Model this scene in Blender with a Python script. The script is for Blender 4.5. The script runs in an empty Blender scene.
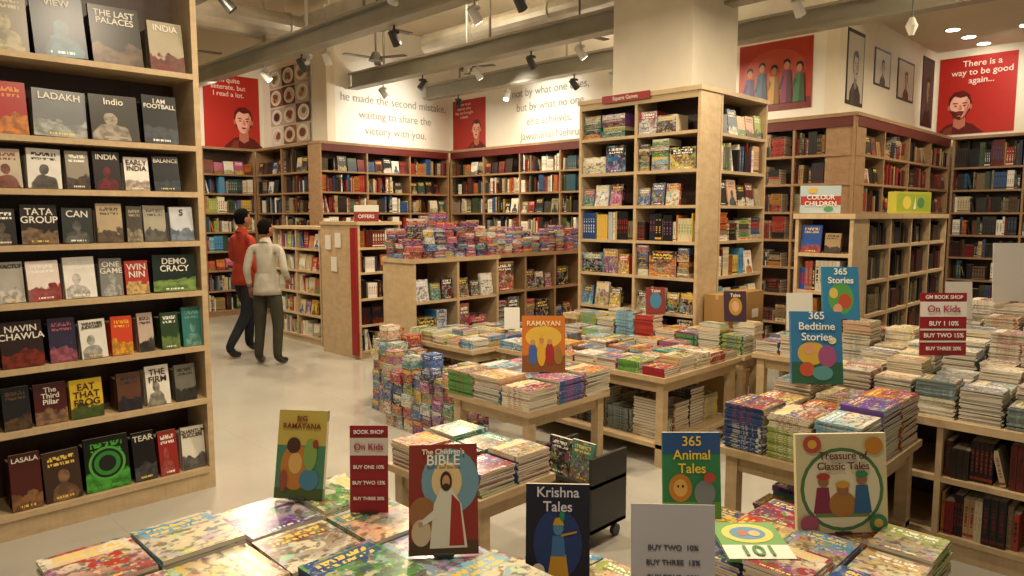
import bpy, bmesh, math, random
from mathutils import Matrix, Vector, Euler
R=random.Random(7)
sc=bpy.context.scene
try:
    sc.view_settings.view_transform='Standard'
    sc.view_settings.look='None'
except Exception: pass
def link(o,parent=None):
    sc.collection.objects.link(o)
    if parent: o.parent=parent
    return o
def empty(name,loc=(0,0,0),rz=0):
    e=bpy.data.objects.new(name,None); e.empty_display_size=.1
    e.location=loc; e.rotation_euler=(0,0,rz); return link(e)
# ---------------------------------------------------------------- materials
class NT:
    def __init__(s,name,rough=.5,spec=.5):
        s.m=bpy.data.materials.new(name); s.m.use_nodes=True
        s.n=s.m.node_tree; s.b=s.n.nodes['Principled BSDF']
        s.b.inputs['Roughness'].default_value=rough
        s.b.inputs['Specular IOR Level'].default_value=spec
    def put(s,sock,v):
        if isinstance(v,bpy.types.NodeSocket): s.n.links.new(v,sock)
        elif isinstance(v,(tuple,list)):
            sock.default_value=v if len(v)==len(sock.default_value) else tuple(v)+(1,)
        else: sock.default_value=v
    def math(s,op,a,b=0,c=0,clamp=False):
        n=s.n.nodes.new('ShaderNodeMath'); n.operation=op; n.use_clamp=clamp
        s.put(n.inputs[0],a); s.put(n.inputs[1],b); s.put(n.inputs[2],c); return n.outputs[0]
    def mix(s,f,a,b,mode='MIX'):
        n=s.n.nodes.new('ShaderNodeMix'); n.data_type='RGBA'; n.blend_type=mode
        s.put(n.inputs[0],f); s.put(n.inputs[6],a); s.put(n.inputs[7],b); return n.outputs[2]
    def attr(s,name):
        n=s.n.nodes.new('ShaderNodeAttribute'); n.attribute_name=name; return n
    def noise(s,vec,scale,detail=2,rough=.5):
        n=s.n.nodes.new('ShaderNodeTexNoise'); n.inputs['Scale'].default_value=scale
        n.inputs['Detail'].default_value=detail; n.inputs['Roughness'].default_value=rough
        if vec is not None: s.n.links.new(vec,n.inputs['Vector'])
        return n
    def vor(s,vec,scale,feature='F1'):
        n=s.n.nodes.new('ShaderNodeTexVoronoi'); n.feature=feature; n.inputs['Scale'].default_value=scale
        s.n.links.new(vec,n.inputs['Vector']); return n
    def hsv(s,c,sat,val=1,hue=.5):
        n=s.n.nodes.new('ShaderNodeHueSaturation'); n.inputs['Saturation'].default_value=sat; n.inputs['Value'].default_value=val
        s.put(n.inputs['Hue'],hue); s.put(n.inputs['Color'],c); return n.outputs[0]
    def comb(s,x,y,z=0):
        n=s.n.nodes.new('ShaderNodeCombineXYZ')
        for i,v in enumerate((x,y,z)): s.put(n.inputs[i],v)
        return n.outputs[0]
    def sep(s,v):
        n=s.n.nodes.new('ShaderNodeSeparateXYZ'); s.n.links.new(v,n.inputs[0]); return n.outputs
    def coord(s,w='Object'):
        return s.n.nodes.new('ShaderNodeTexCoord').outputs[w]
    def mapr(s,v,a,b,c=0,d=1):
        n=s.n.nodes.new('ShaderNodeMapRange'); s.put(n.inputs[0],v)
        for i,q in enumerate((a,b,c,d)): n.inputs[i+1].default_value=q
        return n.outputs[0]
    def band(s,v,a,b):
        return s.math('MULTIPLY',s.math('GREATER_THAN',v,a),s.math('LESS_THAN',v,b))
    def base(s,v): s.put(s.b.inputs['Base Color'],v); return s.m
def wood(name,c1,c2,rough=.4):
    t=NT(name,rough); x,y,z=t.sep(t.coord())
    v=t.comb(t.math('MULTIPLY',t.math('ADD',x,y),2.5),t.math('MULTIPLY',z,6),t.math('MULTIPLY',y,2))
    n=t.noise(v,3,4,.6).outputs[0]
    w=t.noise(t.comb(t.math('MULTIPLY',x,30),t.math('MULTIPLY',y,30),t.math('MULTIPLY',z,3)),2,3).outputs[0]
    f=t.mapr(t.math('ADD',t.math('MULTIPLY',n,.7),t.math('MULTIPLY',w,.3)),.35,.65)
    return t.base(t.mix(f,c1,c2))
def plain(name,c,rough=.6,var=.08,scale=3,metal=0,spec=.5):
    t=NT(name,rough,spec); n=t.noise(t.coord(),scale,4).outputs[0]
    t.b.inputs['Metallic'].default_value=metal
    d=tuple(q*(1-var) for q in c); e=tuple(min(1,q*(1+var)) for q in c)
    return t.base(t.mix(t.mapr(n,.3,.7),d,e))
def emit(name,c,st):
    t=NT(name); t.base(c); t.put(t.b.inputs['Emission Color'],c); t.b.inputs['Emission Strength'].default_value=st; return t.m
W_L=wood('birch_wood',(.42,.30,.165),(.54,.40,.235))
W_D=wood('oak_wood',(.23,.135,.066),(.33,.20,.105))
BK=wood('back_panel',(.042,.022,.014),(.07,.032,.019))
t=NT('painted',.45); PAINT=t.base(t.attr('c1').outputs[0])
def cover_common(t):
    u,v,_=t.sep(t.attr('UVMap').outputs['Vector'])
    sd=t.attr('sd').outputs['Fac']; sx=t.math('MULTIPLY',sd,97.3); sy=t.math('MULTIPLY',sd,41.7)
    tl=t.noise(t.comb(t.math('ADD',t.math('MULTIPLY',u,18),sx),t.math('ADD',t.math('MULTIPLY',v,10),sy)),1.1,0).outputs[0]
    tm=t.math('MULTIPLY',t.math('GREATER_THAN',tl,.46),t.math('MULTIPLY',t.band(u,.14,.86),t.math('ADD',t.band(v,.81,.90),t.band(v,.71,.77),clamp=True)))
    tcol=t.mix(t.math('GREATER_THAN',t.math('FRACT',t.math('MULTIPLY',sd,13.7)),.55),(.74,.52,.10),(.80,.77,.70))
    t2=t.math('MULTIPLY',t.math('GREATER_THAN',t.noise(t.comb(t.math('ADD',t.math('MULTIPLY',u,30),sy),sx),1.,0).outputs[0],.47),t.math('MULTIPLY',t.band(u,.25,.75),t.band(v,.05,.09)))
    return u,v,sd,sx,sy,tm,tcol,t2
t=NT('printed_cover',.22)
u,v,sd,sx,sy,tm,tcol,t2=cover_common(t)
busy=t.attr('busy').outputs['Fac']
c1=t.attr('c1').outputs[0]; c2=t.attr('c2').outputs[0]
p=t.comb(t.math('ADD',u,sx),t.math('ADD',t.math('MULTIPLY',v,1.25),sy),sd)
wob=t.noise(p,5,2).outputs['Color']
pv=t.mix(.13,p,wob,'ADD')
col=t.mix(t.mapr(v,.1,.75),t.hsv(c2,.85,.75),c1)
n1=t.noise(p,2.2,2).outputs[0]
col=t.mix(t.mapr(n1,.49,.53),col,c2)
vc=t.vor(pv,4.2); vcol=t.hsv(vc.outputs['Color'],.95,.68)
vcol=t.mix(.5,vcol,c2)
fig=t.math('MULTIPLY',t.mapr(t.noise(p,4,2).outputs[0],.5,.54),busy)
col=t.mix(fig,col,vcol)
v2=t.vor(pv,11); small=t.math('MULTIPLY',t.math('LESS_THAN',v2.outputs['Distance'],.2),busy)
col=t.mix(t.math('MULTIPLY',small,.8),col,t.hsv(v2.outputs['Color'],.9,.75))
dk=t.math('MULTIPLY',t.mapr(t.noise(p,8,3).outputs[0],.52,.60),.7)
col=t.mix(dk,col,(.07,.045,.03))
lt=t.math('MULTIPLY',t.mapr(t.noise(p,7,3).outputs[0],.40,.32),.65)
col=t.mix(lt,col,(.70,.60,.42))
plate=t.math('MULTIPLY',t.band(u,.05,.95),t.band(v,.68,.94))
col=t.mix(t.math('MULTIPLY',plate,.7),col,c1)
col=t.mix(tm,col,tcol)
COVER=t.base(t.mix(t2,col,tcol))
t=NT('printed_jacket',.35)
u,v,sd,sx,sy,tm,tcol,t2=cover_common(t)
busy=t.attr('busy').outputs['Fac']; c1=t.attr('c1').outputs[0]; c2=t.attr('c2').outputs[0]
p=t.comb(t.math('ADD',u,sx),t.math('ADD',t.math('MULTIPLY',v,1.4),sy),sd)
# upright figure: head + shoulders silhouette, or landscape band
cxx=t.mapr(t.math('FRACT',t.math('MULTIPLY',sd,5.3)),0,1,.38,.62)
def ell(cy,rx,ry):
    dx=t.math('DIVIDE',t.math('SUBTRACT',u,cxx),rx); dy=t.math('DIVIDE',t.math('SUBTRACT',v,cy),ry)
    return t.math('SQRT',t.math('ADD',t.math('MULTIPLY',dx,dx),t.math('MULTIPLY',dy,dy)))
d=t.math('MINIMUM',ell(.47,.15,.14),ell(.08,.38,.27))
d=t.math('ADD',d,t.mapr(t.noise(p,3,1).outputs[0],.3,.7,-.12,.12))
shade=t.mapr(t.noise(p,5,3).outputs[0],.4,.6)
inner=t.mix(shade,t.hsv(c2,1,.45),c2)
hz=t.mapr(t.math('ADD',v,t.mapr(t.noise(p,3,2).outputs[0],.3,.7,-.12,.12)),.34,.30)
land=t.mix(hz,c1,inner)
figc=t.mix(t.mapr(d,1.04,.96),c1,inner)
kind=t.math('GREATER_THAN',t.math('FRACT',t.math('MULTIPLY',sd,11.9)),.5)
col=t.mix(kind,figc,land)
col=t.mix(t.mapr(t.noise(p,2,2).outputs[0],.3,.7,0,.25),col,t.hsv(c1,.8,.5))
tc=t.mix(t.math('GREATER_THAN',t.math('FRACT',t.math('MULTIPLY',sd,3.7)),.5),c2,tcol)
col=t.mix(t.math('MULTIPLY',tm,t.math('GREATER_THAN',busy,.3)),col,tc)
JACKET=t.base(t.mix(t2,col,tc))
t=NT('printed_spine',.35)
u,v,_=t.sep(t.attr('UVMap').outputs['Vector']); sd=t.attr('sd').outputs['Fac']
c1=t.attr('c1').outputs[0]; c2=t.attr('c2').outputs[0]
ln=t.noise(t.comb(t.math('ADD',t.math('MULTIPLY',v,26),t.math('MULTIPLY',sd,77)),t.math('MULTIPLY',sd,31)),1,0).outputs[0]
m=t.math('MULTIPLY',t.math('GREATER_THAN',ln,.47),t.math('MULTIPLY',t.band(v,.25,.8),t.band(u,.28,.72)))
m=t.math('ADD',m,t.math('MULTIPLY',t.band(v,.06,.13),t.math('GREATER_THAN',t.math('FRACT',t.math('MULTIPLY',sd,7.1)),.5)),clamp=True)
SPINE=t.base(t.mix(m,c1,c2))
t=NT('page_edges',.8)
u,v,_=t.sep(t.attr('UVMap').outputs['Vector'])
ed=t.math('SUBTRACT',1,t.band(v,.12,.88))
fine=t.math('MULTIPLY',t.math('FRACT',t.math('MULTIPLY',v,5)),.25)
pg=t.mix(fine,(.62,.55,.42),(.38,.33,.24))
PAGES=t.base(t.mix(t.math('MULTIPLY',ed,.75),pg,t.hsv(t.attr('c1').outputs[0],.85,.7)))
MATS=[W_L,W_D,BK,PAINT,COVER,SPINE,PAGES,JACKET]
WL,WD,BP,PT,CV,SP,PG,JK=range(8)
# ---------------------------------------------------------------- mesh builder
FACES=[(2,0,1,3),(4,6,7,5),(0,4,5,1),(6,2,3,7),(0,2,6,4),(1,5,7,3)]
FUPX=(3,1,5,7)
UV4=[(0,0),(1,0),(1,1),(0,1)]
class MB:
    def __init__(s): s.v=[];s.f=[];s.m=[];s.uv=[];s.c1=[];s.c2=[];s.sd=[];s.bz=[]
    def box(s,lo,hi,mat=PT,c1=(.5,.5,.5),c2=(.9,.9,.9),sd=0,bz=0,M=None,rotuv=(),upx=False,skip=()):
        b=len(s.v)
        for i in (0,1):
            for j in (0,1):
                for k in (0,1):
                    q=Vector(((lo,hi)[i][0],(lo,hi)[j][1],(lo,hi)[k][2]))
                    if M is not None: q=M@q
                    s.v.append(tuple(q))
        for n,fc in enumerate(FACES):
            if n in skip: continue
            if n==5 and upx: fc=FUPX
            mm=mat[n] if isinstance(mat,(tuple,list)) else mat
            s.f.append([b+i for i in fc]); s.m.append(mm)
            uv=UV4
            if n in rotuv and mm==SP: uv=[(0,1),(0,0),(1,0),(1,1)]
            s.uv+=uv; s.c1+=[c1]*4; s.c2+=[c2]*4; s.sd+=[sd]*4; s.bz+=[bz]*4
    def poly(s,pts,c1,mat=PT,M=None,sd=0,bz=0,c2=(.9,.9,.9)):
        b=len(s.v)
        for q in pts:
            q=Vector(q)
            if M is not None: q=M@q
            s.v.append(tuple(q))
        n=len(pts); s.f.append(list(range(b,b+n))); s.m.append(mat)
        s.uv+=[(0,0)]*n; s.c1+=[c1]*n; s.c2+=[c2]*n; s.sd+=[sd]*n; s.bz+=[bz]*n
    def cyl(s,a,b_,r,c1,mat=PT,n=12,r2=None):
        a=Vector(a); b_=Vector(b_); d=(b_-a).normalized(); r2=r if r2 is None else r2
        x=d.orthogonal().normalized(); y=d.cross(x)
        A=[a+x*math.cos(i*2*math.pi/n)*r+y*math.sin(i*2*math.pi/n)*r for i in range(n)]
        B=[b_+x*math.cos(i*2*math.pi/n)*r2+y*math.sin(i*2*math.pi/n)*r2 for i in range(n)]
        for i in range(n):
            j=(i+1)%n; s.poly([A[i],A[j],B[j],B[i]],c1,mat)
        s.poly(A[::-1],c1,mat); s.poly(B,c1,mat)
    def build(s,name,parent=None,loc=(0,0,0),rz=0,mats=None):
        me=bpy.data.meshes.new(name); me.from_pydata(s.v,[],s.f)
        for m in (mats or MATS): me.materials.append(m)
        me.polygons.foreach_set('material_index',s.m)
        ul=me.uv_layers.new(name='UVMap'); ul.data.foreach_set('uv',[q for p_ in s.uv for q in p_])
        for nm,d in (('c1',s.c1),('c2',s.c2)):
            a=me.attributes.new(nm,'FLOAT_COLOR','CORNER'); a.data.foreach_set('color',[q for c in d for q in (c[0],c[1],c[2],1)])
        for nm,d in (('sd',s.sd),('busy',s.bz)):
            a=me.attributes.new(nm,'FLOAT','CORNER'); a.data.foreach_set('value',d)
        me.update()
        o=bpy.data.objects.new(name,me); o.location=loc; o.rotation_euler=(0,0,rz)
        return link(o,parent)
def hexc(h):
    h=h.lstrip('#'); return tuple(((int(h[i:i+2],16)/255)**2.2) for i in (0,2,4))
def pal(s): return [hexc(h) for h in s.split()]
KID=pal('a4342a bc7430 c8a848 4a8ab4 305c92 528c46 a8527a 684890 34807a cfc6ac 24447a 8c9c4a 8c2430 cca080 7caabf d8cfb6 b8985c e0d8c4 6e4a30 c8bc98 9c8a68')
PALE=pal('c8c2ae b8b09a 96a490 869cab d0c8b4 a89878 707c78 b8967c 8c5a4a d8d0bc 56687c 98443a c0b070')
GEN=pal('d4cebe bcae8c 1b1b20 202c48 5a161c 8c2220 4a3426 75726c 2a4c5a 90742c dcd8cc 303032 aa9c7c 6c2c1c 304e78 3a4a32 a85c2a 1e1c1c d8d2c0 24201e')
DRK=pal('18181c 221e1a 302a26 401818 1c2230 464038 6e6048 561e1a 80785e 26221a 14161a')
RED=pal('741c1a 922a20 541418 b4a88c 301a16 a08660 8c342a 221a1a 8c5e20 1c1816')
TOY=pal('a82430 2450a0 c8c8cc b04478 2c6cac 643088 c0a03c 208080 b04c2a 1c1c40 d8d4cc 8c1c28')
BOXG=pal('d8d4c8 c0c4c4 a0a8b0 9c2c28 2c5c94 c8bca0 1c2438 587c50 c89c4c e0dccc 30282c 7c4a80')
def pick(pal): return R.choice(pal)
def spines(mb,x0,x1,z,h,pal,y0=.02,dep=.16):
    x=x0+.008; skips=(3,4)
    while x<x1-.02:
        n=R.choice((1,1,1,2,3,5)); t_=R.uniform(.012,.038); bh=h*R.uniform(.58,.92); c=pick(pal); c2=pick(pal); sd=R.random(); yy=y0+R.uniform(0,.03)
        r=R.random()
        if r<.05: x+=R.uniform(.03,.09); continue
        for _ in range(n):
            if x+t_>x1-.004: x=x1; break
            mb.box((x,yy,z),(x+t_*.94,yy+dep,z+bh),(PT,PT,SP,PT,PT,PG),c,c2,sd,skip=skips); x+=t_
        if .05<r<.10 and x+.1<x1:
            M=Matrix.Translation((x+.055,yy,z))@Matrix.Rotation(math.radians(-14),4,'Y'); mb.box((-.02,0,.006),(.005,dep,bh*.9),(PT,PT,SP,PT,PT,PG),pick(pal),c2,sd,M=M); x+=.07
def faces(mb,x0,x1,z,h,pal,bz=.5,y0=.02,wr=(.12,.17),gap=.01,cm=JK):
    x=x0+.01
    while True:
        w=R.uniform(*wr)
        if x+w>x1: break
        bh=min(h*.92,w*R.uniform(1.25,1.5)); 
        M=Matrix.Translation((x,y0,z))@Matrix.Rotation(math.radians(-8),4,'X')
        mb.box((0,0,0),(w,R.uniform(.015,.05),bh),(SP,SP,cm,PT,PT,PG),pick(pal),pick(pal),R.random(),bz,M=M)
        x+=w+R.uniform(gap,gap*3)
def boxesrow(mb,x0,x1,z,h,pal,y0=.02):
    x=x0+.01
    while True:
        w=R.uniform(.12,.3)
        if x+w>x1: break
        if R.random()<.45:   # a pile of flat game boxes
            zz=z; c=pick(pal)
            while zz<z+h*.75:
                t_=R.uniform(.04,.07); j=R.uniform(0,.015)
                mb.box((x+j,y0+j,zz),(x+w-j,y0+.22,zz+t_*.97),(PT,PT,CV,PT,PT,CV),pick(pal),pick(pal),R.random(),.6); zz+=t_
        else:
            bh=h*R.uniform(.5,.92)
            mb.box((x,y0,z),(x+w,y0+.2,z+bh),(PT,PT,CV,PT,PT,CV),pick(pal),pick(pal),R.random(),.8)
        x+=w+.008
def hstack(mb,x0,x1,z,h,pal,y0=.02):
    x=x0+.01
    while x+.14<x1:
        w=R.uniform(.14,.24); w=min(w,x1-x-.005); zz=z; lim=z+h*R.uniform(.4,.9)
        c=pick(pal); c2=pick(pal)
        while zz<lim:
            t_=R.uniform(.015,.04); 
            if R.random()<.3: c=pick(pal); c2=pick(pal)
            j=R.uniform(0,.012)
            mb.box((x+j,y0+j,zz),(x+w-j,y0+.2,zz+t_*.96),(PG,PG,SP,PT,PT,CV),c,c2,R.random(),.5,rotuv=(2,)); zz+=t_
        x+=w+R.uniform(.01,.03)
def bookcase(name,origin,face,W,dep,H,rows,cols,wm,pal,styles,header=None,z0=0):
    """local frame: width +X, front -Y. rows = shelf-top heights"""
    e=empty(name,(origin[0],origin[1],z0),0 if face=='-y' else -math.pi/2)
    mb=MB(); T=.028
    mb.box((0,0,0),(T,dep,H),wm); mb.box((W-T,0,0),(W,dep,H),wm)
    mb.box((T,dep-.02,0),(W-T,dep,H-.04),BP)
    mb.box((-.015,-.015,H-.04),(W+.015,dep,H),wm)
    mb.box((T,.015,0),(W-T,.03,rows[0]-T),wm)
    for z in rows: mb.box((T,.004,z-T),(W-T,dep-.02,z),wm)
    cw=W/cols
    for i in range(1,cols): mb.box((i*cw-T/2,.002,rows[0]),(i*cw+T/2,dep-.02,H-.04),wm)
    if header: mb.box((T,-.004,H-.04-header[0]),(W-T,.012,H-.04),PT,header[1])
    mb.build('frame',e)
    bk=MB()
    zs=list(rows)+[H-.04-(header[0] if header else 0)]
    for r in range(len(rows)):
        z=zs[r]; h=zs[r+1]-T-z if r<len(rows)-1 else zs[r+1]-z
        for i in range(cols):
            a=max(T,i*cw+T/2); b=min(W-T,(i+1)*cw-T/2)
            st=styles[(r*cols+i*3)%len(styles)] if not isinstance(styles,dict) else styles.get(r,'s')
            if st=='s': spines(bk,a,b,z,h,pal)
            elif st=='f': faces(bk,a,b,z,h,pal)
            elif st=='c': faces(bk,a,b,z,h,pal,.9,cm=CV)
            elif st=='b': boxesrow(bk,a,b,z,h,pal)
            elif st=='h': hstack(bk,a,b,z,h,pal)
            elif st=='m':
                mid=a+(b-a)*R.uniform(.35,.65); spines(bk,a,mid,z,h,pal); faces(bk,mid,b,z,h,pal)
            elif st=='n':
                mid=a+(b-a)*R.uniform(.35,.65); hstack(bk,a,mid,z,h,pal); spines(bk,mid,b,z,h,pal)
            elif st=='e': spines(bk,a,a+(b-a)*R.uniform(.3,.7),z,h,pal)
    bk.build('books',e)
    return e
TOPS=[]
def topz(x,y,r=.15):
    return max([t[4] for t in TOPS if t[0]-r<x<t[1]+r and t[2]-r<y<t[3]+r] or [0])+.002
def stacks(name,x0,x1,y0,y1,z,nx,ny,hr,tr,pal,bz=.9,fill=1.,jit=.012,gap=.012,hf=None,allcv=False,parent=None):
    mb=MB(); cw=(x1-x0)/nx; cd=(y1-y0)/ny
    for i in range(nx):
        for j in range(ny):
            if R.random()>fill: continue
            hh=R.uniform(*hr)*(1 if hf is None else hf(i,j))
            t_=R.uniform(*tr); c=pick(pal); c2=pick(pal); sd=R.random(); zz=z+.001; sw=R.random()<.5
            cx=x0+(i+.5)*cw; cy=y0+(j+.5)*cd
            while True:
                M=Matrix.Translation((cx+R.uniform(-jit,jit)*.5,cy+R.uniform(-jit,jit)*.5,0))@Matrix.Rotation(R.uniform(-jit,jit)*3,4,'Z')
                a=cw/2-gap; b=cd/2-gap
                mt=(SP,PG,PG,PG,PT,CV) if sw else (PG,PG,SP,PG,PT,CV)
                if allcv: mt=CV; 
                mb.box((-a,-b,zz),(a,b,zz+t_*.97),mt,c,c2,sd,bz,M=M,rotuv=(0,2),upx=not sw)
                zz+=t_
                if zz-z>=hh: break
                if allcv or R.random()<.08: c=pick(pal); c2=pick(pal); sd=R.random()
            TOPS.append((cx-cw/2,cx+cw/2,cy-cd/2,cy+cd/2,zz))
    return mb.build(name,parent)
def table(name,x0,x1,y0,y1,z,wm=WL,shelf=None,leg=.06,stock=None):
    mb=MB(); T=.035; g=.03
    mb.box((x0,y0,z-T),(x1,y1,z),wm)
    for a in (x0+g,x1-g-leg):
        for b in (y0+g,y1-g-leg): mb.box((a,b,0),(a+leg,b+leg,z-T),wm)
    for b in (y0+g+.015,y1-g-.035): mb.box((x0+g+leg,b,z-T-.08),(x1-g-leg,b+.02,z-T),wm)
    for a in (x0+g+.015,x1-g-.035): mb.box((a,y0+g+leg,z-T-.08),(a+.02,y1-g-leg,z-T),wm)
    if shelf: mb.box((x0+g,y0+g,shelf-.03),(x1-g,y1-g,shelf),wm)
    o=mb.build(name)
    if stock:
        nx,ny,hr,pl=stock; stacks('stock_books',x0+.12,x1-.1,y0+.12,y1-.12,shelf,nx,ny,hr,(.012,.028),pl,.6,parent=o)
    return o
def txt(s,size,mat,parent,loc,rot=(math.pi/2,0,0),align='CENTER',name='lettering',space=1.0,ext=.0008,bold=0):
    c=bpy.data.curves.new(name,'FONT'); c.body=s; c.size=size; c.align_x=align; c.align_y='CENTER'; c.extrude=ext; c.space_line=space
    c.offset=bold; c.materials.append(mat)
    o=bpy.data.objects.new(name,c); o.location=loc; o.rotation_euler=rot; return link(o,parent)
_pc={}
def ink(h):
    if h not in _pc: _pc[h]=plain('ink_'+h,hexc(h),.5,.03)
    return _pc[h]
def placard(name,w,h,loc,heading,tilt,bg,art=(),thick=.02,c2=None,noisy=0,stand=True,z=None,r=.08):
    if z=='top': loc=(loc[0],loc[1],topz(loc[0],loc[1],r))
    e=empty(name,loc,math.radians(heading)); mb=MB()
    M=Matrix.Rotation(math.radians(-tilt),4,'X')
    mb.box((-w/2,0,0),(w/2,thick,h),(PT,PG if thick>.01 else PT,CV if noisy else PT,PT,PT,PG if thick>.01 else PT),hexc(bg),hexc(c2 or 'e0e0d0'),R.random(),noisy,M=M)
    dz=-.0006; k=1
    for a in art:
        y=dz*k; k+=1
        if a[0]=='d':
            _,cx,cz,rx,rz,c=a; pts=[(cx*w+rx*w*math.cos(i*math.pi/12),y,cz*h+rz*h*math.sin(i*math.pi/12)) for i in range(24)]
            mb.poly(pts,hexc(c),M=M)
        elif a[0]=='r':
            _,xa,za,xb,zb,c=a; mb.poly([(xa*w,y,za*h),(xb*w,y,za*h),(xb*w,y,zb*h),(xa*w,y,zb*h)],hexc(c),M=M)
        elif a[0]=='p':
            mb.poly([(q[0]*w,y,q[1]*h) for q in a[1]],hexc(a[2]),M=M)
    if stand:
        b=h*math.sin(math.radians(tilt))
        mb.box((-.015,thick+.004,0),(.015,thick+.012,h*.6),PT,(.04,.04,.04),M=Matrix.Translation((0,b*.9+.03,0))@Matrix.Rotation(math.radians(8),4,'X'))
        mb.box((-.03,-.01,0),(.03,b+.09,.006),PT,(.04,.04,.04))
    mb.build('board',e)
    for a in art:
        if a[0]=='t':
            _,s,cx,cz,sz,c=a; q=M@Vector((cx*w,-.0012-.0006*k,cz*h))
            txt(s,sz,ink(c),e,q,(math.pi/2-math.radians(tilt),0,0),bold=.0004 if sz<.06 else .001)
    return e
def sbox(name,lo,hi,mat):
    mb=MB(); mb.box(lo,hi,0); return mb.build(name,mats=[mat])
# ---------------------------------------------------------------- shell
CEIL=4.9
WALL=plain('wall_paint',(.78,.71,.56),.8,.04,1.5); WHITE=plain('white_wall_paint',(.84,.81,.73),.8,.03)
t=NT('polished_floor',.22,.5); co=t.coord(); n=t.noise(co,1.3,5).outputs[0]; n2=t.noise(co,60,3).outputs[0]
br=t.n.nodes.new('ShaderNodeTexBrick'); br.offset=0; br.inputs['Scale'].default_value=1; br.inputs['Brick Width'].default_value=1.2; br.inputs['Row Height'].default_value=1.2; br.inputs['Mortar Size'].default_value=.003
t.n.links.new(co,br.inputs['Vector'])
fc=t.mix(t.mapr(n,.3,.7),(.36,.345,.30),(.42,.40,.345)); fc=t.mix(t.math('MULTIPLY',n2,.08),fc,(.28,.26,.22))
fc=t.mix(t.math('MULTIPLY',br.outputs['Fac'],.3),fc,(.22,.21,.18)); FLOOR=t.base(fc)
t.put(t.b.inputs['Roughness'],t.mapr(n,.3,.7,.08,.16))
CE=plain('ceiling_paint',(.62,.54,.40),.9,.08,1)
sbox('floor',(-4,-4,-.1),(13,13,0),FLOOR)
sbox('ceiling',(-4,-4,CEIL),(13,13,CEIL+.1),CE)
sbox('wall_far_left',(-4,12.65,0),(6.39,12.8,CEIL),WALL)
sbox('wall_jog_left',(6.24,10.45,0),(6.39,12.65,CEIL),WALL)
sbox('wall_quote_left',(6.39,10.45,0),(9.0,10.6,CEIL),WHITE)
sbox('wall_quote_right',(8.85,3.57,0),(9.0,10.45,CEIL),WHITE)
sbox('wall_jog_right',(8.85,3.42,0),(12.8,3.57,CEIL),WALL)
sbox('wall_far_right',(12.65,-4,0),(12.8,3.42,CEIL),WALL)
sbox('ceiling_soffit',(9.3,-4,4.22),(12.65,3.42,4.4),CE)
sbox('column',(6.06,3.68,0),(6.9,4.6,CEIL),plain('column_paint',(.78,.72,.58),.7,.04))
# ---------------------------------------------------------------- wall bookcases
RW=[.1,.45,.8,1.13,1.46,1.79,2.12,2.45]
hd=(.11,hexc('581a14'))
MIXG=GEN+GEN+KID
bookcase('wall_bookcase',(2.2,12.3),'-y',3.69,.34,2.9,RW,4,WD,MIXG,'smfss')
bookcase('wall_bookcase',(5.89,12.28),'-x',1.84,.34,2.9,RW,2,WD,GEN+DRK,'ssmsf')
bookcase('wall_bookcase',(5.89,10.1),'-y',2.6,.34,2.9,RW,3,WD,GEN+RED,'smssf',header=hd)
bookcase('wall_bookcase',(8.5,10.08),'-x',3.5,.34,2.9,RW,4,WD,GEN+DRK,'sfsms',header=hd)
bookcase('wall_bookcase',(8.5,6.57),'-x',3.5,.34,2.9,RW,5,WD,RED+DRK,'sfsmh',header=hd)
bookcase('wall_bookcase',(8.52,3.06),'-y',3.75,.34,2.9,RW,4,WD,RED+DRK+RED,'shsfm',header=hd)
bookcase('wall_bookcase',(12.3,3.04),'-x',4.5,.34,2.9,RW,5,WD,DRK+GEN,'shsfm')
CR=[.12,.5,.85,1.18,1.51,1.84,2.16,2.5]
bookcase('display_bookcase',(5.69,4.73),'-x',1.37,.35,2.88,CR,2,WL,BOXG+KID+DRK,{0:'b',1:'b',2:'c',3:'b',4:'s',5:'c',6:'b',7:'b'},header=(.06,hexc('a8926a')))
bookcase('display_bookcase',(6.05,3.36),'-y',.91,.3,2.88,CR,1,WL,GEN+KID+DRK,'fsfmh')
bookcase('low_bookcase',(4.92,9.8),'-x',1.3,.33,1.6,[.1,.4,.7,1.0,1.3],2,WL,PALE+KID,'sfsm')
bookcase('end_bookcase',(4.78,7.38),'-y',.62,.85,1.67,[.1,.42,.74,1.06,1.36],1,WL,RED+GEN,'sfsm')
mb=MB(); mb.box((4.745,7.385,.05),(4.775,7.50,1.6),PT,hexc('8c1c1c'))
for k,(yy,zz) in enumerate(((7.75,1.35),(7.98,1.32),(7.85,1.05))): mb.box((4.768,yy,zz),(4.776,yy+.13,zz+.18),PT,hexc('d8d4c8'))
mb.build('notice_panel')
bookcase('toy_bookcase',(4.15,5.47),'-y',1.12,.5,1.33,[.1,.5,.92],2,WL,TOY+DRK,'bcb')
bookcase('toy_bookcase',(5.32,5.6),'-y',1.5,.45,1.33,[.1,.5,.92],3,WD,TOY+DRK+DRK,'bcbb')
bookcase('disc_bookcase',(5.73,2.5),'-x',.45,.3,1.76,[.1,.45,.8,1.15,1.45],1,WL,RED+TOY+PALE,'sfm')
bookcase('disc_bookcase',(6.04,2.05),'-y',2.2,.45,1.76,[.1,.38,.66,.94,1.22,1.5],4,WL,DRK,'s')
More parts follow.
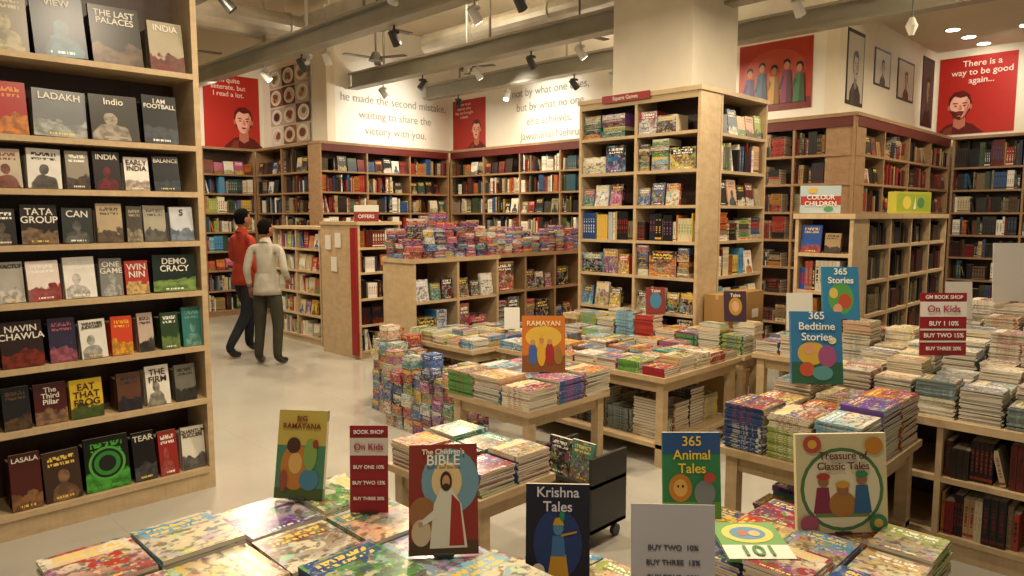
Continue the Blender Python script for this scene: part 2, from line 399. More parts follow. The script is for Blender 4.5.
# ---------------------------------------------------------------- left display shelf
def lay(p): return .745+.0043*p+3.5e-6*p*p
e=empty('display_shelf',(0,4.55,0)); mb=MB()
X0,X1=-.6,1.835; ZS=[.14,.59,.93,1.28,1.59,1.89,2.17,2.60]
mb.box((X1-.035,0,0),(X1,.36,3.3),WL); mb.box((X0,0,0),(X0+.035,.36,3.3),WL)
mb.box((X0,.33,0),(X1-.035,.36,3.3),BP)
mb.box((X0+.035,-.0,0),(X1-.035,.03,.11),WL)
mb.box((X0,0,3.26),(X1,.36,3.3),WL)
for z in ZS: mb.box((X0+.035,-.012,z-.032),(X1-.035,.33,z),WL)
mb.build('frame',e)
ROWS=[
(.14,[(0,34,'4a1c14','8a6040','LASALA'),(36,76,'3c2a1e','8a684a',''),(79,127,'101410','49a03a',''),(131,156,'121214','4a4a4c','TEAR'),(158,179,'8c2420','b05048',''),(183,209,'d8d2c2','444444','QUANTUM\nSUCCESS')],.31),
(.59,[(-2,28,'1c1c1e','5a4430',''),(31,66,'48181a','8a6a50','The\nThird\nPillar'),(68,103,'d0ae1e','2a4a1e','EAT\nTHAT\nFROG'),(117,143,'5a3a28','2a2a34',''),(148,174,'dfd9cb','8a8578','THE\nFIRM'),(179,202,'6a665c','262a26','')],.25),
(.93,[(0,45,'2c1c16','7a2c1c','NAVIN\nCHAWLA'),(50,79,'302a40','a05868',''),(82,110,'dcd8ce','a8a59e','WEATHER\nJUDICIARY'),(113,136,'c0401c','e0a030',''),(143,160,'baa496','222222',''),(166,186,'2c4226','6a8044',''),(189,211,'34706a','6a9a8c','')],.25),
(1.28,[(0,30,'a8a49c','c8c4bc','EXACTLY'),(32,66,'e0d2ca','9a2a24',''),(70,103,'e4e0d8','c8c4bc',''),(106,130,'7c7c78','a8a8a4','ONE\nGAME'),(132,157,'a83228','d0b070','WIN\nNIN'),(160,206,'14241a','7c9c50','DEMO\nCRACY')],.235),
(1.59,[(0,25,'222020','6a5e52',''),(29,67,'241c18','806850','TATA\nGROUP'),(70,102,'303432','6a6a64','CAN'),(105,132,'aa9678','5a4a3a',''),(135,152,'484238','988c78',''),(154,178,'a09884','5a564e',''),(181,206,'b8bcc0','6a7a88','S')],.225),
(1.89,[(0,35,'b8aa94','7a3a2a',''),(39,74,'d8d4cc','3a3026',''),(78,102,'8c8476','4a3e32',''),(105,133,'28201f','6c1c24','INDIA'),(137,163,'e4ded2','aa9a8a','EARLY\nINDIA'),(167,195,'101214','343e48','BALANCE')],.225),
(2.17,[(0,45,'9c1a14','c87a2a',''),(48,102,'6c7072','a8aaa6','LADAKH'),(105,154,'3a3632','a09484','Indio'),(158,194,'0f1012','3c4448','I AM\nFOOTBALL')],.29),
(2.60,[(0,50,'7c7464','b0a484',''),(54,107,'182838','3a6c80','VIEW'),(112,163,'221a14','6a5440','THE LAST\nPALACES'),(168,204,'a0967e','6a2a20','INDIA')],.34)]
bk=MB()
for z,items,hh in ROWS:
    for a,b,c,c2,s in items:
        xa,xb=lay(a),lay(b); w=xb-xa-.006; h=hh*R.uniform(.84,1.0); ro=math.radians(R.uniform(-1.6,1.6)); ya=R.uniform(.006,.03)
        M=Matrix.Translation((xa,ya,z+.003+max(0,ro)*w))@Matrix.Rotation(math.radians(-8),4,'X')@Matrix.Rotation(ro,4,'Y')
        bk.box((0,0,0),(w,.022,h),(PT,PT,JK,PT,PT,PG),hexc(c),hexc(c2),R.random(),.0 if s else .6,M=M)
        if c2=='49a03a':
            for k,(r_,cc) in enumerate(((.42,'4a9a3c'),(.36,'101410'),(.3,'2c7a2c'),(.2,'101410'))):
                bk.poly([(w/2+r_*w*math.cos(i*math.pi/14),-.001-k*.0006,h*.5+r_*w*math.sin(i*math.pi/14)) for i in range(28)],hexc(cc),M=M)
        if s:
            ln=s.split('\n'); mx=max(len(q) for q in ln); sz=min(w/(mx*.66),.052)
            q=M@Vector((w/2,-.003,h*.95-sz*.5*len(ln)))
            dark=sum(hexc(c))>.9
            txt(s,sz,ink('3a1a16' if dark else 'd8d2c4'),e,q,(math.pi/2-math.radians(8),ro,0),space=.85,bold=.0006)
        bk.box((xa+.004,.1,z),(xb-.01,.2,z+h*.84),(PT,PT,PT,PT,PT,PG),hexc(c))
    x=X0+.05
    while x<.55:
        w=.16; M=Matrix.Translation((x,.01,z+.002))@Matrix.Rotation(math.radians(-7),4,'X')
        bk.box((0,0,0),(w,.025,min(hh,.25)),(PT,PT,JK,PT,PT,PG),pick(GEN),pick(GEN),R.random(),.6,M=M); x+=w+.015
bk.build('face_out_books',e)
# ---------------------------------------------------------------- tables and stock
table('display_table',.42,1.47,.95,2.4,.68)
stacks('stacked_picture_books',.43,1.46,.97,2.39,.68,4,5,(.03,.07),(.010,.016),KID,.9,gap=.006)
table('side_table',2.05,2.55,2.25,2.95,.5)
stacks('stacked_picture_books',2.06,2.54,2.26,2.94,.5,2,3,(.08,.14),(.009,.014),KID,.9)
table('side_table',3.1,3.9,2.95,3.72,.55)
stacks('stacked_picture_books',3.09,3.91,2.94,3.73,.55,3,3,(.12,.19),(.010,.014),KID,.9)
table('display_table',4.13,5.2,2.66,4.32,.64,shelf=.16,stock=(4,6,(.15,.3),PALE+DRK))
stacks('stacked_picture_books',4.14,5.19,2.67,4.31,.64,5,8,(.03,.10),(.010,.016),KID,.9)
table('display_table',3.95,5.2,4.42,5.32,.62,shelf=.16)
stacks('stacked_picture_books',3.96,5.19,4.43,5.31,.62,6,5,(.03,.10),(.010,.016),KID,.9)
table('display_table',5.26,5.62,2.66,4.6,.64)
stacks('stacked_picture_books',5.27,5.61,2.67,4.59,.64,2,9,(.10,.24),(.010,.016),KID,.9)
table('display_table',5.15,5.66,1.95,2.55,.7)
stacks('stacked_picture_books',5.16,5.65,1.96,2.54,.7,2,3,(.08,.2),(.010,.014),KID+PALE,.9)
table('display_table',3.15,3.98,1.04,1.72,.62,shelf=.2,stock=(3,2,(.1,.2),KID+DRK))
stacks('stacked_picture_books',3.16,3.97,1.05,1.71,.62,3,3,(.12,.24),(.008,.012),KID+PALE,.9)
table('side_table',2.08,2.8,.6,1.28,.46)
stacks('stacked_picture_books',2.09,2.79,.61,1.27,.46,3,3,(.12,.18),(.009,.013),KID,.9,gap=.008)
table('side_table',2.5,2.95,1.42,1.74,.36)
stacks('stacked_picture_books',2.51,2.94,1.43,1.73,.36,2,1,(.05,.08),(.010,.013),KID,.9)
table('side_table',1.55,2.0,.8,1.75,.5)
stacks('stacked_picture_books',1.56,1.99,.81,1.74,.5,2,4,(.02,.03),(.010,.013),KID,.9)
bookcase('counter_shelf',(4.06,1.75),'-x',2.3,.6,.72,[.12,.42],3,WL,RED+DRK,'ehs')
stacks('stacked_magazines',4.07,4.64,-.5,1.73,.72,3,11,(.10,.24),(.006,.010),PALE,.6)
table('display_table',4.95,5.6,.0,1.85,.72,shelf=.2)
stacks('stacked_magazines',4.96,5.59,.02,1.83,.72,3,9,(.12,.32),(.006,.010),PALE,.6)
table('display_table',6.1,6.9,-.6,1.5,.75)
stacks('stacked_magazines',6.12,6.88,-.58,1.48,.75,3,9,(.14,.36),(.007,.011),PALE+GEN,.5)
stacks('comic_books_pile',3.42,3.8,4.05,4.95,0,3,7,(.38,.55),(.07,.13),KID+TOY,.8,jit=.035,gap=.004,allcv=True)
stacks('comic_books_pile',3.62,3.92,5.06,5.42,0,2,3,(.55,.75),(.07,.13),TOY+KID,.8,jit=.03,gap=.004,allcv=True)
e=empty('book_trolley',(2.82,2.6,0),-math.pi/2); mb=MB()
for z in (.1,.34): mb.box((0,0,z),(.36,.3,z+.02),PT,(.02,.02,.02))
for a in (0,.34): mb.box((a,0,.1),(a+.02,.3,.5),PT,(.02,.02,.02))
for a in (.03,.31):
    for b in (.03,.27):
        mb.cyl((a,b,.06),(a,b,.1),.012,(.1,.1,.1)); mb.cyl((a-.012,b,.032),(a+.012,b,.032),.032,(.05,.05,.05),n=14)
spines(mb,.02,.34,.12,.2,DRK+KID); faces(mb,.02,.34,.36,.24,DRK+DRK+KID,.8,wr=(.14,.155),gap=.003,cm=CV)
mb.build('trolley_body',e)
stacks('toy_packets',4.17,5.25,5.5,5.95,1.33,8,3,(.22,.42),(.03,.07),TOY,.8,jit=.05,allcv=True,gap=.004,hf=lambda i,j:1.1-abs(i-3)*.12)
stacks('toy_packets',5.35,6.8,5.62,6.03,1.33,10,3,(.1,.28),(.025,.06),TOY,.8,jit=.04,allcv=True,gap=.004)
bx=MB()
for i,(a,b,c) in enumerate(((5.72,3.1,.0),(6.05,3.08,0),(5.75,3.1,.36),(6.08,3.1,.36),(5.8,3.12,.7),(6.12,3.1,.71))):
    bx.box((a,b-.02,c),(a+.3,b+.22,c+.34),PT,hexc('987444')); bx.box((a-.001,b+.08,c+.3),(a+.301,b+.11,c+.342),PT,hexc('b0965f')); bx.box((a+.08,b-.022,c+.1),(a+.2,b-.02,c+.18),PT,hexc('d6d0c0'))
bx.build('cardboard_boxes')
# ---------------------------------------------------------------- standing books & signs
F=-45
placard('standing_book',.29,.38,(3.5,3.2,.72),F,10,'bc6a22',[('r',-.5,0,.5,.3,'7a4820'),('d',0,.62,.42,.2,'d0a840'),('d',-.25,.32,.1,.2,'3a5a94'),('d',-.25,.53,.06,.05,'b08058'),('d',-.05,.33,.1,.22,'c89a30'),('d',-.05,.56,.06,.05,'b08058'),('d',.14,.33,.1,.2,'902a2a'),('d',.14,.54,.06,.05,'b08058'),('d',.34,.28,.1,.14,'8a6a2a'),('d',.34,.42,.05,.04,'906848'),('p',[(-.1,.6),(0,.6),(-.05,.68)],'d89a20'),('t','RAMAYAN',0,.86,.048,'e8d8a4')],z='top')
placard('standing_book',.18,.31,(1.2,2.27,.76),-52,14,'4a8060',[('r',-.5,.6,.5,1,'c0ac50'),('r',-.5,0,.5,.12,'4a5a2a'),('d',-.1,.36,.3,.26,'b87830'),('d',-.1,.4,.14,.12,'d4a860'),('d',.2,.22,.2,.12,'4a809c'),('d',-.15,.6,.14,.09,'4a2c1c'),('d',.2,.5,.14,.18,'80a050'),('d',.3,.62,.06,.05,'903a2a'),('d',-.32,.2,.08,.12,'904a3a'),('t','BIG\nRAMAYANA',0,.86,.026,'7a2420')],z='top')
placard('standing_book',.21,.325,(1.32,1.61,.7),-40,20,'822c20',[('d',.1,.66,.42,.3,'6a90a0'),('d',.05,.66,.22,.18,'d4b884'),('r',-.5,0,.5,.12,'4a3820'),('d',-.3,.36,.2,.16,'906038'),('d',-.32,.2,.14,.12,'c0ac8c'),('p',[(-.2,.06),(.34,.06),(.26,.45),(.12,.6),(-.04,.6),(-.14,.45)],'ccc8b8'),('p',[(.08,.08),(.3,.08),(.24,.46),(.12,.54)],'962c20'),('p',[(-.14,.4),(-.34,.3),(-.3,.26),(-.1,.33)],'ccc8b8'),('d',-.33,.28,.035,.02,'b88868'),('d',.04,.66,.085,.09,'3c2418'),('d',.04,.655,.055,.06,'b88a64'),('d',.04,.61,.05,.03,'3c2418'),('t','The Children\'s',0,.93,.022,'ece4cc'),('t','BIBLE',0,.85,.044,'ece4cc')],z='top')
placard('standing_book',.21,.33,(1.69,1.48,.5),-48,12,'14182a',[('d',0,.42,.38,.34,'20386c'),('r',-.5,0,.5,.1,'2a4a3a'),('p',[(-.16,.08),(.18,.08),(.13,.32),(-.1,.32)],'bc8e2a'),('p',[(-.1,.3),(.12,.3),(.1,.5),(-.08,.5)],'3a6c9c'),('d',.01,.57,.08,.065,'4a80a8'),('p',[(-.08,.6),(.1,.6),(.06,.68),(-.04,.67)],'bc982a'),('d',.07,.7,.04,.06,'2c8458'),('p',[(.05,.49),(.3,.53),(.3,.55),(.05,.515)],'b08a3a'),('d',-.3,.16,.1,.07,'c8c0b0'),('t','Krishna\nTales',0,.85,.046,'d4d4e0')],z='top')
placard('standing_book',.25,.37,(2.66,1.56,.45),F,10,'2c784c',[('r',-.5,.75,.5,1,'244c84'),('r',-.5,.0,.5,.2,'5a903a'),('d',-.2,.36,.2,.16,'b87a2a'),('d',-.2,.36,.12,.1,'d4a858'),('d',-.24,.38,.02,.015,'101010'),('d',-.16,.38,.02,.015,'101010'),('d',.22,.3,.18,.15,'747e84'),('d',.14,.2,.04,.1,'747e84'),('d',.3,.2,.04,.1,'747e84'),('d',-.1,.1,.14,.06,'b4982a'),('d',.3,.48,.1,.06,'ac4838'),('t','365\nAnimal\nTales',0,.74,.058,'e8c440')],z='top')
placard('standing_book',.34,.36,(2.64,.93,.64),-42,8,'d0c498',[('d',0,.44,.46,.42,'4a7448'),('d',0,.44,.42,.385,'dcd3b2'),('r',-.3,.16,.3,.22,'6a804a'),('p',[(-.32,.2),(-.12,.2),(-.15,.46),(-.28,.46)],'802a48'),('d',0,.29,.15,.13,'a47030'),('p',[(.12,.2),(.32,.2),(.28,.48),(.15,.48)],'2c5e8a'),('d',-.21,.52,.06,.055,'946444'),('d',-.21,.57,.075,.035,'ac3a2a'),('d',0,.44,.065,.06,'946444'),('d',0,.49,.08,.035,'c89830'),('d',.21,.54,.06,.055,'946444'),('d',.21,.59,.07,.035,'3a804c'),('d',-.33,.9,.1,.09,'b04a3a'),('d',-.33,.9,.05,.045,'d8a840'),('d',.35,.88,.1,.09,'c07e28'),('d',.38,.1,.1,.09,'3a7250'),('d',.38,.1,.05,.045,'c8a850'),('d',-.38,.1,.1,.09,'9c4a60'),('t','Treasure of\nClassic Tales',0,.73,.038,'5a1c30')],z='top')
placard('lying_book',.22,.24,(2.15,1.0,.64),-45,86,'5c903c',[('r',-.5,0,.5,.36,'d8d4c4'),('d',0,.68,.40,.27,'d4bc50'),('d',0,.68,.28,.18,'4a809c'),('d',-.08,.68,.08,.08,'a85a3a'),('d',.1,.66,.09,.08,'c8a270'),('t','101',0,.17,.085,'3c7c34')],stand=False,z='top',r=.1,thick=.012)
placard('standing_book',.26,.38,(3.74,1.48,.83),-50,12,'2f6c98',[('r',-.5,0,.5,.3,'2a5640'),('d',-.1,.42,.28,.16,'bc9c3a'),('d',-.15,.48,.12,.08,'c48e64'),('d',.2,.38,.18,.15,'904a74'),('d',-.2,.2,.15,.1,'ac4c30'),('d',.1,.15,.2,.1,'508888'),('d',.3,.6,.08,.05,'d0c898'),('t','365\nBedtime\nStories',0,.79,.056,'e4e4d8')],thick=.03,z='top')
placard('standing_book',.24,.36,(4.98,1.83,.84),-50,12,'2c749c',[('d',0,.4,.35,.3,'50904a'),('d',.1,.35,.18,.14,'ac4a34'),('d',-.2,.5,.12,.1,'c8b050'),('d',-.1,.2,.12,.1,'c89674'),('t','365\nStories',0,.82,.06,'e4e4d8')],thick=.03,z='top')
placard('sale_sign',.13,.30,(1.33,2.02,.74),F,4,'8e1c26',[('r',-.5,.66,.5,.86,'d4ccc0'),('t','BOOK SHOP',0,.93,.018,'ece8e0'),('t','On Kids',0,.76,.03,'a02848'),('t','BUY ONE 10%',0,.53,.017,'ece8e0'),('t','BUY TWO 15%',0,.35,.017,'ece8e0'),('t','BUY THREE 20%',0,.17,.015,'ece8e0')],thick=.004,z='top')
placard('sale_sign',.26,.35,(4.5,1.1,.95),F,4,'8e1824',[('r',-.5,.62,.5,.86,'e0dad0'),('t','GM BOOK SHOP',0,.93,.028,'ece8e0'),('t','On Kids',0,.74,.055,'a03050'),('r',-.5,.4,.5,.43,'d4ccc0'),('r',-.5,.21,.5,.24,'d4ccc0'),('t','BUY 1 10%',0,.51,.036,'ece8e0'),('t','BUY TWO 15%',0,.32,.034,'ece8e0'),('t','BUY THREE 20%',0,.11,.028,'ece8e0')],thick=.004,z='top')
placard('price_card',.25,.36,(1.78,1.1,.5),-48,8,'bcbbc2',[('t','BUY TWO  10%\n\nBUY THREE  15%\n\nBUY FOUR  20%',0,.52,.022,'50505c')],thick=.004,z='top')
placard('price_card',.14,.2,(4.55,4.55,.72),F,6,'d4d1c8',thick=.004,z='top')
placard('price_card',.2,.29,(5.42,2.3,.74),F,6,'d4d0c6',thick=.004,z='top')
placard('standing_book',.18,.25,(5.44,2.84,.74),F,10,'3c2838',[('d',0,.5,.3,.3,'aa7e2a'),('d',0,.5,.16,.18,'c09878'),('t','Tales',0,.86,.04,'e0d8c0')],z='top')
placard('standing_book',.17,.24,(5.42,3.6,.74),F,10,'702c24',[('d',0,.5,.3,.3,'3a7090'),('t','Tales',0,.86,.04,'e0d8c0')],z='top')
placard('price_card',.2,.28,(6.2,1.42,1.05),F,6,'ccc8c0',thick=.004,z='top')
placard('price_card',.32,.44,(6.4,1.12,1.1),F,4,'d4d0c8',thick=.004,z='top')
placard('shelf_header_sign',.55,.07,(5.66,4.15,2.82),-90,0,'8a1a1a',[('t','Square Games',0,.5,.05,'e0d8cc')],thick=.01,stand=False)
placard('boxed_game',.3,.22,(5.86,2.36,1.764),-60,0,'a8b8bc',[('r',-.5,.3,.5,.62,'9c3a34'),('t','COLOUR\nCHILDREN',0,.46,.05,'e8e4dc'),('d',.2,.15,.12,.1,'4a8a60'),('d',-.2,.82,.12,.1,'c8a040')],thick=.06,stand=False)
placard('boxed_game',.55,.2,(7.4,2.12,1.764),-15,0,'a8a43c',[('r',-.46,.1,.46,.9,'8c9c34'),('d',-.2,.5,.12,.3,'c8b850'),('d',.2,.5,.1,.25,'4a7a4a'),('p',[(-.02,.2),(.06,.2),(.04,.8)],'d8d4c0')],thick=.08,stand=False)
placard('shelf_top_sign',.3,.2,(4.95,7.45,1.672),F,6,'7a1c20',[('r',-.5,.6,.5,1,'c8c4b8'),('t','OFFERS',0,.3,.06,'d8d0c4')],thick=.004)
# ---------------------------------------------------------------- wall posters & quotes
def portrait(cx,cz,s,a=1.0,shade=('98211a','5a0f0c','eeb09a','b8705a'),beard=False):
    bgd,dkc,li,mid=shade; X=lambda q:cx+q*s*a; Z=lambda q:cz+q*s
    def mixh(p,q,f): return ''.join('%02x'%int(int(p[i:i+2],16)*(1-f)+int(q[i:i+2],16)*f) for i in (0,2,4))
    P=lambda pts,c:('p',[(X(x),Z(z)) for x,z in pts],c)
    D=lambda x,z,rx,rz,c:('d',X(x),Z(z),rx*s*a,rz*s,c)
    zb=-cz/s; m2=mixh(li,mid,.5); d2=mixh(dkc,mid,.35)
    o=[P([(-1.7,zb),(1.7,zb),(1.6,-2.0),(.9,-1.4),(.4,-1.2),(-.4,-1.2),(-.9,-1.4),(-1.6,-2.0)],dkc),
       P([(-1.2,zb),(-.5,zb),(-.45,-1.5),(-.9,-1.6)],d2),
       P([(-.42,-1.5),(0,-1.75),(.42,-1.5),(.36,-.6),(-.36,-.6)],mid),
       D(0,.16,.80,.98,dkc),D(-.74,-.05,.1,.2,mid),D(.72,-.05,.1,.2,mid),
       D(-.01,.14,.68,.78,li),D(-.01,-.28,.54,.66,li),
       P([(.05,-.93),(.34,-.78),(.56,-.3),(.66,.15),(.55,.62),(.36,.5),(.28,.1),(.3,-.4)],m2),
       P([(.2,-.88),(.36,-.76),(.56,-.3),(.66,.15),(.52,.1),(.44,-.35)],mid),
       P([(-.74,.05),(-.76,.7),(-.42,1.12),(.2,1.2),(.66,.85),(.72,.1),(.62,.45),(.42,.74),(.0,.66),(-.4,.82),(-.62,.5)],dkc),
       P([(-.5,.22),(-.14,.2),(-.16,.27),(-.44,.31)],dkc),P([(.14,.2),(.5,.22),(.44,.31),(.16,.27)],dkc),
       D(-.3,.05,.13,.07,m2),D(.3,.05,.13,.07,mid),D(-.3,.05,.08,.045,dkc),D(.3,.05,.08,.045,dkc),
       P([(-.05,.12),(.05,.12),(.16,-.24),(.04,-.3),(-.12,-.24)],m2),P([(.03,.1),(.07,.1),(.16,-.24),(.06,-.27)],mid),
       P([(-.24,-.5),(-.05,-.44),(.05,-.46),(.24,-.5),(.1,-.6),(-.1,-.6)],d2),D(0,-.72,.16,.03,m2)]
    if beard: o.insert(8,P([(-.56,-.25),(-.3,-.38),(0,-.34),(.3,-.38),(.58,-.25),(.46,-.8),(0,-1.05),(-.46,-.8)],dkc))
    return o
placard('wall_poster',1.0,1.27,(5.66,12.64,2.92),0,0,'ae281d',portrait(.2,.38,.17,1.27)+[('t','I\'m quite\nilliterate, but\nI read a lot.',-.06,.83,.12,'f0c8b8')],thick=.01,stand=False)
art=[]
for i in range(3):
    for j in range(4):
        cx=-.33+i*.33; cz=.125+j*.25; ox=R.uniform(-.02,.02)
        art+=[('r',cx-.155,cz-.115,cx+.155,cz+.115,R.choice(('4a3020','b8ac94','8a5a34','d4ccb8','b0a48c'))),('d',cx+ox,cz,.13,.1,'e0d8c8'),('d',cx+ox,cz,.1,.075,'c4bba8')]
        if R.random()<.45: art+=[('d',cx+ox,cz,.075,.055,R.choice(('4a2414','6a3a18')))]
        else: art+=[('d',cx+ox+R.uniform(-.04,.04),cz+R.uniform(-.03,.03),.04,.03,R.choice(('8a3420','a8842c','56742c','7a5028'))) for _ in range(5)]
placard('wall_poster',1.45,1.32,(6.23,11.62,2.97),-90,0,'dcd4c4',art,thick=.01,stand=False)
placard('wall_poster',.88,.88,(8.84,9.95,2.95),-90,0,'ae281d',portrait(.24,.36,.18,1)+[('t','Never trust\nanyone who\nhas not brought\na book',-.12,.78,.075,'f0c8b8')],thick=.01,stand=False)
art=[('r',-.5,0,.5,.16,'6a1a16'),('d',0,.55,.42,.34,'b04a34')]
for i,(c,cs) in enumerate((('4a3a7a','2c2450'),('2c5a70','1c3a50'),('b88a30','7a5418'),('7a2a50','4a1830'),('3a6a40','244a2c'))):
    x=-.34+i*.17; zt=.5+.06*(i%2)
    art+=[('p',[(x-.08,.1),(x+.08,.1),(x+.06,zt),(x-.06,zt)],c),('p',[(x,.1),(x+.08,.1),(x+.06,zt),(x+.01,zt)],cs),('p',[(x-.06,zt-.05),(x-.1,.3),(x-.07,.3),(x-.03,zt-.1)],cs),('d',x,zt+.11,.045,.055,'181210'),('d',x,zt+.07,.036,.055,'b88060')]
placard('wall_poster',.95,.85,(8.84,4.2,3.05),-90,0,'a43222',art,thick=.01,stand=False)
GS=('8a8474','2a2622','c0b4a4','7a7468')
for (a,b,z0,z1,cl,sh) in ((9.08,9.63,3.09,3.98,'b8b2a0',GS),(10.0,10.6,3.43,3.9,'c4c0b4',GS),(10.9,11.6,3.35,3.9,'b8ae98',('7a6a50','342a20','b8a080','7a6448')),(12.0,12.55,3.08,4.09,'403832',('5a4030','14100e','9a7a5a','4a3426'))):
    w=b-a; hh=z1-z0; placard('framed_picture',w,hh,((a+b)/2,3.41,z0),0,0,'1c1612',[('r',-.45,.05,.45,.95,cl)]+portrait(0,.52,.18,min(1.1,hh/w*.75),sh),thick=.02,stand=False)
placard('wall_poster',1.0,1.14,(12.64,2.86,2.97),-90,0,'ae261d',portrait(-.2,.36,.17,1.14,beard=True)+[('t','There is a\nway to be good\nagain...',.06,.79,.125,'f4d8c8')],thick=.01,stand=False)
TX=ink('98948c')
e=empty('wall_quote',(7.6,10.44,3.42)); txt('he made the second mistake,\nwaiting to share the\nvictory with you.',.19,TX,e,(0,0,0),space=1.35)
e=empty('wall_quote',(8.84,8.0,3.42)); txt('not by what one does,\nbut by what no one\nelse achieves.\nJawaharlal Nehru',.185,TX,e,(0,0,0),(math.pi/2,0,-math.pi/2),space=1.3)
# ---------------------------------------------------------------- ceiling structure
BEAM=plain('beam_paint',(.34,.325,.265),.45,.1,2,0,.3)
for x in (2.9,4.75,6.7,8.25):
    mb=MB(); y1=10.4 if x>6.3 else 12.6
    mb.box((x-.09,-3,3.80),(x+.09,y1,3.83),0); mb.box((x-.09,-3,4.02),(x+.09,y1,4.05),0); mb.box((x-.02,-3,3.83),(x+.02,y1,4.02),0)
    y=-2.5
    while y<y1: mb.box((x-.015,y,4.05),(x+.015,y+.02,CEIL),0); y+=2.4
    mb.build('ceiling_beam',mats=[BEAM])
PIPE=plain('pipe_paint',(.50,.44,.34),.4,.05); DUCT=plain('galvanised_duct',(.62,.60,.54),.35,.12,4,.5); RP=plain('red_pipe',(.4,.05,.03),.4)
for (a,b,z,r,ax,pm) in ((1.5,0,4.55,.12,'y',PIPE),(3.5,0,4.35,.035,'y',RP),(4.1,0,4.5,.06,'y',DUCT),(7.4,0,4.45,.16,'y',DUCT),(0,4.9,4.7,.05,'x',PIPE),(0,5.5,4.65,.04,'x',PIPE),(0,7.0,4.5,.03,'x',RP),(0,8.2,4.6,.05,'x',PIPE),(0,9.6,4.35,.2,'x',DUCT)):
    mb=MB()
    if ax=='y':
        mb.cyl((a,-3,z),(a,9.3 if z<4.4 else 9.3,z),r,(.5,.45,.38),0,16)
        y=-2.4
        while y<9.2: mb.cyl((a,y,z),(a,y+.04,z),r*1.12,(.5,.5,.5),0,16); mb.box((a-.01,y,z+r),(a+.01,y+.02,CEIL),0); y+=1.5
    else:
        mb.cyl((-3,b,z),(5.3,b,z),r,(.5,.45,.38),0,16); x=-2.4
        while x<5.2: mb.cyl((x,b,z),(x+.04,b,z),r*1.12,(.5,.5,.5),0,16); mb.box((x,b-.01,z+r),(x+.02,b+.01,CEIL),0); x+=1.5
    mb.build('ceiling_pipe',mats=[pm])
mb=MB(); mb.box((5.45,-3,4.3),(5.95,10.2,4.62),0); y=-2.6
while y<10: mb.box((5.43,y,4.28),(5.97,y+.04,4.64),0); mb.box((5.5,y,4.64),(5.52,y+.02,CEIL),0); mb.box((5.88,y,4.64),(5.9,y+.02,CEIL),0); y+=1.3
mb.build('air_duct',mats=[DUCT])
SPK=plain('lamp_housing',(.03,.03,.03),.4,.05); SPW=plain('lamp_housing_white',(.6,.6,.57),.4,.03); EM=emit('lamp_glow',(1,.9,.72),12)
def spot(x,y,z,tx,ty,white=False,lit=True,ztop=3.8):
    mb=MB(); mb.cyl((x,y,z+.08),(x,y,ztop),.010,(0,0,0),0,8)
    mb.box((x-.04,y-.04,z+.05),(x+.04,y+.04,z+.08),0)
    d=Vector((tx,ty,-1)).normalized(); c=Vector((x,y,z)); mb.cyl(c-d*.08,c+d*.08,.04,(0,0,0),0,14,.05)
    mb.cyl(c+d*.081,c+d*.084,.04,(0,0,0),1 if lit else 0,14)
    return mb.build('track_spotlight',mats=[SPW if white else SPK,EM])
for x,ys in ((4.75,(4.1,4.7,5.3,6.6,8.0,8.6,9.6)),(6.7,(3.0,5.0,5.6,6.4,7.4,8.6,9.6)),(8.25,(4.6,5.6,6.3,7,8.4,9.6)),(2.9,(5.4,6.6,8,9.4))):
    for i,y in enumerate(ys): spot(x+.04,y,3.66,R.choice((-.6,.8,.9)),R.uniform(-.6,.6),i%2==0,i%2==0)
FM=plain('fan_metal',(.12,.11,.1),.4,.05)
for i,(x,y) in enumerate(((5.2,7.5),(3.6,6.5),(7.2,6.0),(6.2,9.0),(4.0,10.4),(7.6,8.6))):
    mb=MB(); mb.cyl((x,y,4.0),(x,y,CEIL),.014,(0,0,0),0,8); mb.cyl((x,y,3.98),(x,y,4.1),.11,(0,0,0),0,16,.05)
    for k in range(3):
        a=k*2.094+i; M=Matrix.Translation((x,y,4.02))@Matrix.Rotation(a,4,'Z'); mb.box((.1,-.05,-.006),(.5,.05,.006),0,M=M)
    mb.build('ceiling_fan',mats=[FM])
for (x,y) in ((4.3,5.9),(5.1,9.0),(7.0,7.9),(7.9,4.4),(5.15,5.0)):
    mb=MB(); mb.cyl((x,y,3.9),(x,y,CEIL),.02,(0,0,0),0,10); mb.cyl((x,y,3.9),(x,y,3.84),.07,(0,0,0),0,16,.06)
    mb.cyl((x,y,3.8),(x-.14,y-.12,3.76),.035,(0,0,0),0,12); mb.box((x-.02,y-.02,3.78),(x+.02,y+.02,3.86),0); mb.build('security_camera',mats=[SPW])
for (x,y) in ((11.2,2.85),(11.8,2.8),(12.4,2.75),(11.6,2.1),(12.2,2.1)):
    mb=MB(); mb.cyl((x,y,4.215),(x,y,4.22),.10,(0,0,0),0,18); mb.cyl((x,y,4.21),(x,y,4.215),.08,(0,0,0),1,18); mb.build('ceiling_downlight',mats=[SPW,EM])
mb=MB(); mb.cyl((7.0,2.1,3.45),(7.0,2.1,CEIL),.006,(0,0,0),0,6); mb.cyl((7.0,2.1,3.3),(7.0,2.1,3.38),.02,(0,0,0),1,12,.05); mb.cyl((7.0,2.1,3.38),(7.0,2.1,3.45),.05,(0,0,0),1,12,.02); mb.build('pendant_bulb',mats=[SPK,plain('bulb_glass',(.8,.75,.65),.2,.02)])
